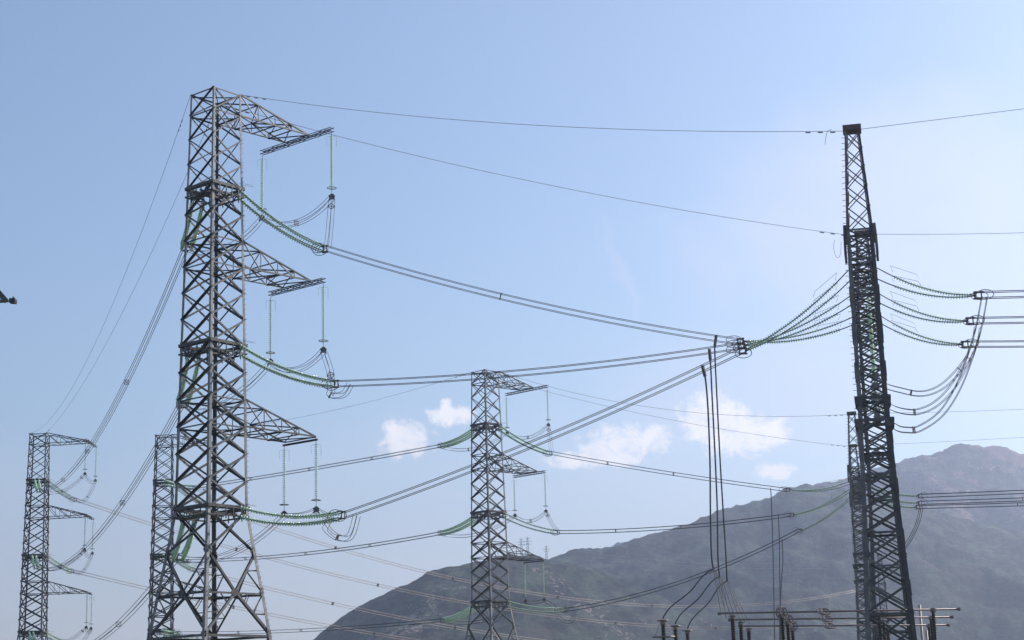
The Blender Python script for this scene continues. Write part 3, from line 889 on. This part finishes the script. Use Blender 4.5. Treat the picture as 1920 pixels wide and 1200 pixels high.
# ---------------------------------------------------------------- strings, jumpers and spans of the pylons
LEVEL = ['top', 'middle', 'lowest']
SETS = {}
def tower_lines(t, right_px, left_px, right_to, left_to, left_h=None, right_h=None, ax=(0.45, -0.15)):
    for k in range(3):
        z = P_LV[k] - 0.25
        h = hw(z)
        if t in ('main', 'mid'): la, lb = (h * ax[0], -h - .1, z), (h * ax[1], h + .1, z)
        else: la, lb = (h + .1, h * .1, z), (h * .1, -h - .1, z)
        A = L2W(t, la); B = L2W(t, lb)
        uR = flat(right_to[k] - A); uL = flat(left_to - B)
        E = drop_at(A, uR, right_h, right_px[k]) if right_h else plane_at(A, uR, *right_px[k])
        F = drop_at(B, uL, left_h, left_px[k]) if left_h else plane_at(B, uL, *left_px[k])
        fx = flat(L2W(t, (1, 0, 0)) - TW[t][0]); fy = flat(L2W(t, (0, 1, 0)) - TW[t][0])
        sideR = V((-uR.y, uR.x, 0)); sideL = V((-uL.y, uL.x, 0))
        strain_set(A, E, sideR, 'green insulator strings pulling right from the %s platform of %s' % (LEVEL[k], NAMES[t]), r=0.16 if t == 'main' else .17, sagm={'main': .55, 'mid': .45}.get(t, .22))
        strain_set(B, F, sideL, 'green insulator strings pulling %s from the %s platform of %s' % ('back' if t in ('main', 'mid') else 'forward', LEVEL[k], NAMES[t]), r=0.16 if t == 'main' else .17, sagm={'main': .55, 'mid': .45}.get(t, .22))
        SETS[(t, k)] = (E + uR * .35, F + uL * .35)
        # hanging strings at the ends of the outrigger beam
        zt, zb, L, bl, rise = ARMS[k]
        hh = hw(zb); bl_ = (bl - .12) if bl else hh
        zc = zb + rise - (0.5 if bl else 0.3)
        T1 = L2W(t, (hh + L, bl_, zc)); T2 = L2W(t, (hh + L, -bl_, zc))
        w1, w2 = ('left', 'right') if t in ('main', 'mid') else ('right', 'left')
        hanging_string(T1, '%s green insulator hanging from the %s crossarm of %s' % (w1, LEVEL[k], NAMES[t]))
        hanging_string(T2, '%s green insulator hanging from the %s crossarm of %s' % (w2, LEVEL[k], NAMES[t]))
        ca, cb = T1 - V((0, 0, 5.95)), T2 - V((0, 0, 5.95))
        P = E + uR * .35; Q = F + uL * .35
        if t in ('left', 'second'):
            p1, p2 = ca, cb                      # right-hand set feeds the rear string
            path = sag(P, ca, 1.6, 10)[:-1] + sag(ca, cb, .8, 8)[:-1] + sag(cb, Q, 1.6, 14)
        else:
            end = sag(cb, P, .5, 8)
            if k == 2 or (k == 1 and t == 'main'):
                D = 1.7 if k == 2 else 0.9
                end = spline([cb, cb.lerp(P, .45) - V((0, 0, .5)), P - uR * (1.7 if k == 2 else .6) - V((0, 0, .5 * D)), P - uR * .7 - V((0, 0, D)), P + uR * .4 - V((0, 0, D)), P + uR * 1.0 - V((0, 0, .1))], 5)
            path = sag(Q, ca, 1.5, 14)[:-1] + sag(ca, cb, (1.35, 1.15, .25)[k], 10)[:-1] + end
        bundle('jumper_wires', path, 'jumper wires looping under the %s crossarm of %s' % (LEVEL[k], NAMES[t]), 'jumper cable', 'jumper wires', .2, .022, spacers=(.2, .62, .8), n=4)

gL = [GE[2][0], GE[1][0], GE[0][0]]
tower_lines('main', [(606, 467), (627, 720), (640, 966)], [464, 758, 1044], gL, TW['left'][0], left_h=6.8)
tower_lines('mid', [(1031, 850), (1045, 998), (1062, 1143)], [(825, 836), (825, 1000), (828, 1163)], [GE2[0][0], GE2[1][0], GE2[2][0]], TW['second'][0])
far3 = V((94, 455, 0))
tower_lines('left', [(140, 937), (135, 1071), (122, 1204)], [920, 1064, 1202], [far3] * 3, TW['main'][0], left_h=7.0)
tower_lines('second', [(378, 944), (362, 1068), (346, 1198)], [(364, 914), (352, 1052), (334, 1187)], [far3] * 3, TW['mid'][0])

WG = 'conductor bundles'
def span(P, Q, px, label, **k):
    path = sag_thru(P, Q, *px) if px else sag(P, Q, k.pop('s', 2))
    bundle('conductor_bundle', path, label, 'power line', WG, **k)
span(SETS[('main', 0)][0], GE[2][0], (1000, 570), 'topmost four wire bundle sloping from the large pylon to the near gantry', spacers=(.45,), r=.026)
span(SETS[('main', 1)][0], GE[1][0], (1000, 697), 'nearly level four wire bundle from the large pylon to the near gantry', spacers=(), r=.028)
span(SETS[('main', 2)][0], GE[0][0], (1000, 832), 'lowest four wire bundle rising from the large pylon to the near gantry', spacers=(), r=.03)
for k, pxy in enumerate([(250, 690), (235, 935), (250, 1143)]):
    span(SETS[('main', k)][1], SETS[('left', k)][1], pxy, '%s wire bundle running from the large pylon back to the leftmost pylon' % LEVEL[k], spacers=(.28, .5, .72), r=.03)
for k, pxy in enumerate([(1240, 885), (1250, 990), (1280, 1090)]):
    span(SETS[('mid', k)][0], GE2[k][0], pxy, '%s wire bundle from the middle pylon to the far gantry' % LEVEL[k], spacers=(.25, .55), r=.038)
for k, pxy in enumerate([(620, 873), (640, 1030), (640, 1178)]):
    span(SETS[('mid', k)][1], SETS[('second', k)][1], pxy, '%s wire bundle from the middle pylon left to the far pylon behind' % LEVEL[k], spacers=(.25, .5, .75), r=.036)
# right-hand feeders
UR = V((0.98, -0.12, 0)).normalized()
for k, yy in enumerate((552, 600, 645)):
    P = GE[k][1]; Q = P + UR * 70 + V((0, 0, 2.2))
    path = sag_thru(P, Q, 1915, yy)
    bundle('conductor_bundle', path, '%s wire bundle leaving right past the near mast' % ['topmost', 'middle', 'lowest'][k], 'power line', WG, r=.032, spacers=(.5,))
for k, yy in enumerate((923, 937, 946)):
    P = GE2[k][1]; Q = P + UR * 130 + V((0, 0, 3.0))
    path = sag_thru(P, Q, 1900, yy)
    bundle('conductor_bundle', path, '%s wire bundle crossing the mountain at the right edge' % ['topmost', 'middle', 'lowest'][k], 'power line', WG, r=.034, spacers=(.12, .3, .6))
# far sunlit lines
FL = [(SETS[('second', 0)][0], at(1607, 1107, 462), (881, 1091), 'uppermost pale sunlit line crossing low before the mountain'),
      (SETS[('left', 0)][0], at(1612, 1166, 462), (755, 1107), 'second pale sunlit line, running from the leftmost pylon across the hill'),
      (SETS[('second', 1)][0], at(1640, 1215, 462), (667, 1141), 'third pale sunlit line descending across the foot of the hill'),
      (SETS[('left', 1)][0], at(1600, 1260, 462), (520, 1155), 'lowest pale sunlit line near the bottom edge')]
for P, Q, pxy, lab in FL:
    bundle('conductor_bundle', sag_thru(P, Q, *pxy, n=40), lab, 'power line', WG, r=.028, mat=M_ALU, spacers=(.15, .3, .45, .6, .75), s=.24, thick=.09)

# ---------------------------------------------------------------- shield wires
def shield(P, Q, px, label, r=.018, damp=True):
    path = sag_thru(P, Q, *px, n=32) if px else sag(P, Q, 1.5, 24)
    o = empty('shield_wire', P)
    q = [p - P for p in path]
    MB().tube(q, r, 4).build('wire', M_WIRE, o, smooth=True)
    if damp:
        mb = MB()
        for i in (1, len(q) - 2):
            d = (q[i + 1] - q[i - 1]).normalized()
            for k in (-1, 0, 1):
                c = q[i] + d * k * .9 - V((0, 0, .08))
                mb.bar(c - d * .18, c + d * .18, .07, .07)
        mb.build('damper', M_FIT, o)
    tag(o, label, 'shield wire', 'overhead shield wires')
shield(L2W('main', (1.5, -1.5, 54.15)), G[0] + V((-.6, 0, 40.3)), (1160, 242), 'upper thin shield wire from the large pylon top to the near mast cap')
mB = G[0] + GB * SP
shield(L2W('main', (1.5, 1.5, 54.15)), mB + V((-.6, 0, 40.3)), (1080, 357), 'lower thin shield wire from the large pylon top to the rear mast')
shield(G[0] + V((.6, 0, 40.4)), at(2500, 130, 105), (1800, 219), 'thin shield wire leaving right from the near mast cap', damp=False)
shield(mB + V((.6, 0, 40.4)), at(2500, 400, 130), (1850, 438), 'thin shield wire leaving right from the rear mast', damp=False)
shield(L2W('main', (-1.5, 1.5, 54.15)), L2W('left', (-1.4, -1.5, 54.15)), (232, 520), 'left thin shield wire falling from the large pylon to the leftmost pylon')
shield(L2W('main', (1.5, 1.6, 54.15)), L2W('left', (1.5, -1.5, 54.15)), (262, 520), 'right thin shield wire falling from the large pylon to the leftmost pylon')
shield(L2W('mid', (1.5, -1.5, 54.15)), G[1] + V((-.5, 0, 40.3)), (1270, 770), 'upper faint shield wire from the middle pylon to the far gantry', r=.02)
shield(L2W('mid', (1.5, 1.5, 54.15)), G[1] + GB * 30 - GX * .5 + V((-.5, 0, 40.3)), (1300, 795), 'lower faint shield wire from the middle pylon to the far gantry', r=.02)
shield(L2W('mid', (-1.5, 1.5, 54.15)), L2W('second', (1.5, -1.5, 54.15)), (544, 786), 'faint shield wire from the middle pylon left to the far pylon', r=.02)
shield(G[1] + V((.5, 0, 40.4)), at(2200, 752, 210), (1850, 770), 'faint shield wire crossing the sky right of the far gantry', r=.018, damp=False)
shield(G[1] + GB * 30 - GX * .5 + V((.5, 0, 40.4)), at(2200, 802, 240), (1850, 824), 'faint shield wire just above the mountain peak at right', r=.018, damp=False)
for (x0, y0, Y, lab) in ((1547, 243, 112, 'small loose wire tail hanging left of the near mast cap'), (1565, 450, 139, 'small loose wire loop hanging left of the rear mast')):
    mb = MB(); P = at(x0, y0, Y)
    pts = [at(x0 + dx, y0 + dy, Y) - P for dx, dy in ([(12, 0), (5, 3), (2, 12), (0, 28)] if Y == 112 else [(0, 0), (-2, 12), (1, 28), (6, 33), (11, 26), (12, 3)])]
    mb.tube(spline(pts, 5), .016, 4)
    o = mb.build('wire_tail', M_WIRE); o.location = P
    tag(o, lab, 'wire')

# ---------------------------------------------------------------- jumpers right of the near mast
JR = [([(1846, 556, 118), (1836, 610, 118.5), (1822, 660, 119), (1797, 725, 119.5), (1765, 775, 120), (1725, 803, 120.5), (1700, 806, 121), (1680, 801, 121), (1655, 780, 121), (1642, 745, 121)], 'outermost'),
      ([(1833, 612, 124), (1828, 640, 124.5), (1812, 680, 125), (1785, 727, 125.5), (1755, 757, 126), (1725, 771, 126.5), (1700, 772, 127), (1672, 764, 127.5), (1650, 745, 127.5), (1643, 720, 127.5)], 'middle'),
      ([(1822, 656, 131), (1815, 672, 131.5), (1795, 698, 132), (1770, 722, 132.5), (1745, 735, 133), (1720, 738, 133.5), (1690, 732, 134), (1662, 724, 134.5), (1646, 712, 134.5), (1641, 700, 134.5)], 'innermost')]
for pts, nm in JR:
    path = spline([at(*p) for p in pts], 5)
    bundle('jumper_wires', path, '%s jumper loop curving down right of the near mast' % nm, 'jumper cable', 'jumper wires', .19, .024, n=4, spacers=(.2, .62))
path = spline([at(1728, 946, 232), at(1722, 975, 232), at(1712, 1000, 233), at(1698, 1023, 234), at(1680, 1040, 235)], 5)
bundle('jumper_wires', path, 'jumper loop hanging below the far insulators against the mountain', 'jumper cable', 'jumper wires', .24, .045, n=3)

# ---------------------------------------------------------------- droppers from the near gantry
DEP = [118.5, 126.5, 134.0]
# k: 0 nearest phase (lowest bundle) ... 2 farthest
DR = [[(1317, 688), (1322, 706), (1327, 760), (1331, 860), (1332, 960), (1334, 1040), (1338, 1068)],
      [(1330, 657), (1332, 676), (1335, 740), (1341, 860), (1345, 960), (1346, 1040), (1349, 1082)],
      [(1343, 631), (1340, 650), (1344, 740), (1350, 860), (1356, 960), (1361, 1040), (1363, 1090)]]
POSTL = [(1243, 1163), (1266, 1173), (1289, 1182)]
BUSX = [(1356, 1150), (1366, 1160), (1392, 1165)]
for k in range(3):
    Y = DEP[k]
    path = spline([at(x, y, Y) for x, y in DR[k]], 6)
    bundle('dropper_wires', path, '%s long vertical dropper pair in front of the sky' % ['leftmost', 'middle', 'rightmost'][k], 'dropper cable', 'dropper wires', .17, .042, n=2, spacers=(.02, .45, .75, .99), thick=.09)
    cl = MB(); a, b = at(*DR[k][0], Y), at(*DR[k][1], Y)
    cl.bar(V((0, 0, .1)), b - a, .16, .22)
    o = cl.build('line_clamp', M_FIT); o.location = a
    tag(o, 'dark clamp gripping the %s conductor above its dropper' % ['lowest', 'middle', 'topmost'][k], 'clamp', 'dropper clamps')
    e = DR[k][-1]; pl = POSTL[k]
    cur = [(e[0] + (pl[0] - e[0]) * fx, e[1] + (pl[1] - 3 - e[1]) * fy) for fx, fy in ((0, 0), (.13, .06), (.27, .2), (.42, .40), (.58, .55), (.74, .67), (.88, .80), (.97, .93), (1, 1))]
    path = spline([at(x, y, Y) for x, y in cur], 6)
    bundle('feeder_cable', path, 'curved black cable swooping left from the %s dropper to its post' % ['leftmost', 'middle', 'rightmost'][k], 'cable', 'curved feeder cables', .06, .045, n=2, spacers=())
    for q in range(3):
        x1, y1 = BUSX[k][0] + q * 9 - 4, BUSX[k][1] + q * 2
        path = sag(at(e[0] + q * 2, e[1], Y + q * .2), at(x1, y1, Y + q * .3), .05, 6)
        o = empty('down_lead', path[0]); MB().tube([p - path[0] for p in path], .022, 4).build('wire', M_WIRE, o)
        tag(o, '%s slanting lead from the %s dropper to the pipe busbar' % (['left', 'centre', 'right'][q], ['leftmost', 'middle', 'rightmost'][k]), 'wire', 'slanting leads')
# droppers of the far gantry
for k, (x0, y0, x1, y1, Y) in enumerate([(1445, 915, 1452, 1172, 234), (1459, 962, 1463, 1150, 242), (1466, 1010, 1462, 1180, 249)]):
    path = spline([at(x0, y0, Y), at(x0 + 2, y0 + 40, Y), at((x0 + x1) / 2 + 1, (y0 + y1) / 2, Y), at(x1, y1, Y), at(x1 + 1, 1260, Y)], 6)
    bundle('dropper_wires', path, '%s thin dropper pair hanging from the far gantry lines' % ['leftmost', 'middle', 'rightmost'][k], 'dropper cable', 'dropper wires', .12, .05, n=2)

# ---------------------------------------------------------------- substation equipment
def post(top, label, ring=True, H=4.3, group='dark post insulators', side_ring=False, k=1.0):
    root = empty('post_insulator', (top.x, top.y, 0))
    z = top.z
    pb = MB()
    prof = [(0, .10)]
    n = int(H / 0.11)
    for i in range(n):
        b = H * i / n
        prof += [(b + .01, .13 * k), (b + .05, .185 * k), (b + .065, .185 * k), (b + .08, .13 * k)]
    prof.append((H, .10))
    pb.lathe(V((0, 0, z - H - .25)), V((0, 0, 1)), prof, 10)
    pb.build('porcelain_stack', M_PORC, root, smooth=False)
    cb = MB(); cb.lathe(V((0, 0, z - .28)), V((0, 0, 1)), [(0, .2), (.08, .2), (.1, .13), (.25, .13), (.28, .08)], 12)
    cb.bar(V((-.22, 0, z - .1)), V((.22, 0, z - .1)), .1, .08)
    cb.build('top_cap', M_BUS, root)
    fb = MB(); fb.lathe(V((0, 0, z - H - .45)), V((0, 0, 1)), [(0, .24), (.2, .24)], 12); fb.build('base_flange', M_STEEL, root)
    if ring:
        rb = MB(); rb.ring(V((0, 0, z - .02)), V((0, 0, 1)), .36, .035, 20, 6)
        rb.bar(V((-.36, 0, z - .02)), V((.36, 0, z - .02)), .04, .04); rb.bar(V((0, -.36, z - .02)), V((0, .36, z - .02)), .04, .04)
        rb.build('grading_ring', M_BUS, root)
    if side_ring:
        rb = MB(); rb.ring(V((0, 0, z - 1.12)), V((0, 0, 1)), .75, .045, 22, 6); rb.build('lower_ring', M_BUS, root)
        sb = MB()
        for s in (-1, 1):
            sb.tube([V((s * .25, 0, z - .3)), V((s * .6, 0, z - 1.12))], .02, 4)
        sb.build('ring_stay', M_BUS, root)
    zb = z - H - .45
    sb = MB()
    s = .28
    for x in (-s, s):
        for y in (-s, s): sb.angle(V((x, y, 0)), V((x, y, zb)), .09, V((-x, 0, 0)), V((0, -y, 0)))
    k = 4
    for i in range(k):
        a, b = zb * i / k, zb * (i + 1) / k
        for y in (-s, s): sb.bar(V((-s, y, a)), V((s, y, b)), .05, .03)
        for x in (-s, s): sb.bar(V((x, -s, a)), V((x, s, b)), .03, .05)
    sb.build('support_frame', M_STEEL, root)
    tag(root, label, 'insulator', group)
    return root
for k in range(3):
    post(at(*POSTL[k], DEP[k]), '%s of the three ringed posts at the lower left of the bus' % ['leftmost', 'middle', 'rightmost'][k], True, side_ring=(k == 0))
BUSY = [118.0, 125.5, 133.0]
ZB = 8.15
def bus_x(px, k): return at(px, 1150, BUSY[k]).x
ends = [(1349, 1798), (1368, 1785), (1387, 1778)]
PX = [[1373, 1466, 1648, 1750], [1388, 1476, 1655, 1745], [1402, 1484, 1662, 1740]]
order = ['upper', 'middle', 'lower']
PL = ['left end of', 'ringed joint of', 'stretch behind the near mast of', 'right end of']
for k in range(3):
    Y = BUSY[k]
    P = at(ends[k][0], (1150, 1162, 1174)[k], Y); Q = at(ends[k][1], (1142, 1157, 1172)[k], Y)
    root = empty('pipe_busbar', P); o = -P
    MB().tube([P + o, P.lerp(Q, .5) + o, Q + o], .065, 10).build('pipe', M_BUS, root, smooth=True)
    for e, d in ((P, -1), (Q, 1)):
        MB().lathe(e + o, V((1, 0, 0)), [(-.12, .05), (-.09, .12), (.09, .12), (.12, .05)], 12).build('end_ball', M_BUS, root)
    u = (Q - P).normalized()
    def along(px):
        t = (bus_x(px, k) - P.x) / (Q.x - P.x); return P.lerp(Q, t)
    for px in (PX[k][1], (1545, 1549, 1553)[k]):
        c = along(px) + o
        for s in (-1, 1):
            rb = MB(); rb.ring(c + u * s * .12 + V((0, 0, 0)), V((.55, -.83, 0.1 * s)) if px < 1500 else V((.2, -.6, .75)), .34, .055, 20, 6)
            for a in range(3 if px < 1500 else 0):
                an = a * math.pi / 3; w = V((.83, .55, 0)) * math.cos(an) + V((0, 0, 1)) * math.sin(an)
                rb.bar(c + u * s * .12 - w * .33, c + u * s * .12 + w * .33, .04, .04)
            rb.build('corona_ring', M_BUS, root)
    tag(root, '%s of the three level aluminium pipe busbars along the bottom' % order[k], 'busbar', 'pipe busbars')
    for j, px in enumerate(PX[k]):
        c = along(px)
        post(c - V((0, 0, .12 if j < 3 else -.12)), 'black ribbed post under the %s %s pipe busbar' % (PL[j], order[k]), False, k=1.0 if j < 3 else .8)
# pale lightning rods beside the mast foot
for k, (x, y) in enumerate(((1724, 1134), (1737, 1182))):
    P = at(x, y, 150.0)
    o = empty('lightning_rod', (P.x, P.y, 0))
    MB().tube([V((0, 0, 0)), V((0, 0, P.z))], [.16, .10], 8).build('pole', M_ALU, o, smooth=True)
    tag(o, ['taller', 'shorter'][k] + ' pale pole rising right of the near mast foot', 'pole', 'pale poles')

# ---------------------------------------------------------------- arm tip of another pylon at the left edge
def edge_arm():
    T = at(30, 564, 62)
    root = empty('lattice_pylon', (T.x - 7.5, T.y + 1.0, 0))
    def loc(px, py, Y=62): return at(px, py, Y) - V(root.location)
    tip = loc(30, 563)
    h = .95
    zt = tip.z
    for sx in (-1, 1):
        for sy in (-1, 1):
            MB().angle(V((sx * 1.9, sy * 1.9, 0)), V((sx * h, sy * h, zt + 9)), .18, V((-sx, 0, 0)), V((0, -sy, 0))).build('leg', M_DARK, root)
    fz = [zt + 9 - (zt + 9) * i / 16 for i in range(17)]
    def w(z): return 1.9 + (h - 1.9) * z / (zt + 9)
    cs = [(-1, -1), (1, -1), (1, 1), (-1, 1)]
    for a, b in zip(fz, fz[1:]):
        for k in range(4):
            c0, c1 = cs[k], cs[(k + 1) % 4]
            MB().bar(V((c0[0] * w(a), c0[1] * w(a), a)), V((c1[0] * w(b), c1[1] * w(b), b)), .07, .05).build('brace', M_DARK, root)
    arm = empty('crossarm'); arm.parent = root
    up = loc(-18, 517)
    for sy in (-1, 1):
        q = V((h, sy * h, tip.z + 7.2)); qb = V((h, sy * h, tip.z + .05))
        e = tip + V((-.3, sy * .08, 0))
        MB().angle(q, e + V((0, 0, .05)), .19, V((0, 0, -1)), V((0, -sy, 0)), .03).build('chord', M_DARK, arm)
        MB().angle(qb, e + V((0, 0, -.05)), .08, V((0, 0, 1)), V((0, -sy, 0))).build('chord', M_DARK, arm)
        for i in range(1, 5):
            a = q.lerp(e, i / 5); b = qb.lerp(e, i / 5); c = q.lerp(e, (i - 1) / 5)
            MB().bar(a, b, .05, .05).build('lacing', M_DARK, arm); MB().bar(c, b, .05, .05).build('lacing', M_DARK, arm)
    MB().bar(tip + V((-.22, 0, -.02)), tip + V((.0, 0, -.04)), .3, .16).bar(tip + V((-.1, 0, .12)), tip + V((0, 0, -.08)), .2, .05).build('tip_plate', M_STEEL, arm)
    tag(root, 'black arm tip of a pylon poking in at the left edge', 'pylon')
edge_arm()

# ---------------------------------------------------------------- tiny pylons and lines on the mountain
def far_pylon(px, py_top, py_base, Y, label):
    B, T = at(px, py_base, Y), at(px, py_top, Y)
    H = T.z - B.z + 3
    root = empty('distant_pylon', (B.x, B.y, B.z - 3))
    w = H * .085
    mb = MB(); t = H * .012
    for sx in (-1, 1):
        for sy in (-1, 1): mb.bar(V((sx * w, sy * w, 0)), V((sx * w * .2, sy * w * .2, H)), t, t)
    for i in range(9):
        a, b = i / 9, (i + 1) / 9
        wa, wb = w * (1 - .8 * a), w * (1 - .8 * b)
        for sy in (-1, 1):
            mb.bar(V((-wa, sy * wa, H * a)), V((wb, sy * wb, H * b)), t * .6); mb.bar(V((wa, sy * wa, H * a)), V((-wb, sy * wb, H * b)), t * .6)
    mb.build('tower_body', M_STEEL, root)
    for z, l in ((.97, .11), (.83, .2), (.69, .17)):
        ab = MB(); ab.bar(V((-H * l, 0, H * z)), V((H * l, 0, H * z)), t, t); ab.bar(V((-H * l, 0, H * z)), V((0, 0, H * (z + .05))), t * .6); ab.bar(V((H * l, 0, H * z)), V((0, 0, H * (z + .05))), t * .6)
        ab.build('crossarm', M_STEEL, root)
    tag(root, label, 'pylon', 'tiny pylons on the mountain')
far_pylon(978, 1010, 1042, 1760, 'tiny pylon on the saddle skyline, left one of the close pair')
far_pylon(990, 1008, 1043, 1775, 'tiny pylon on the saddle skyline, right one of the close pair')
far_pylon(1025, 1024, 1052, 1790, 'tiny pylon alone on the skyline at the saddle between hill and mountain')
far_pylon(1081, 1092, 1130, 1900, 'faint pylon on the dark slope right of the middle pylon')
far_pylon(1048, 1055, 1090, 2000, 'faint pylon higher on the slope just below the saddle')
for i, (a, b, c) in enumerate([((1075, 1034), (1333, 1057), (1620, 1046)), ((1110, 1044), (1333, 1064), (1620, 1066)), ((1180, 1018), (1333, 1044), (1620, 1010))]):
    P, M_, Q = at(*a, 1900), at(*b, 1700), at(*c, 1500)
    o = empty('distant_power_line', P)
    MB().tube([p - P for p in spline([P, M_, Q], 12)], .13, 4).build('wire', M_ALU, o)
    tag(o, '%s hairline power line crossing the mountain slope' % ['middle', 'lowest', 'uppermost'][i], 'power line', 'hairline power lines on the mountain')
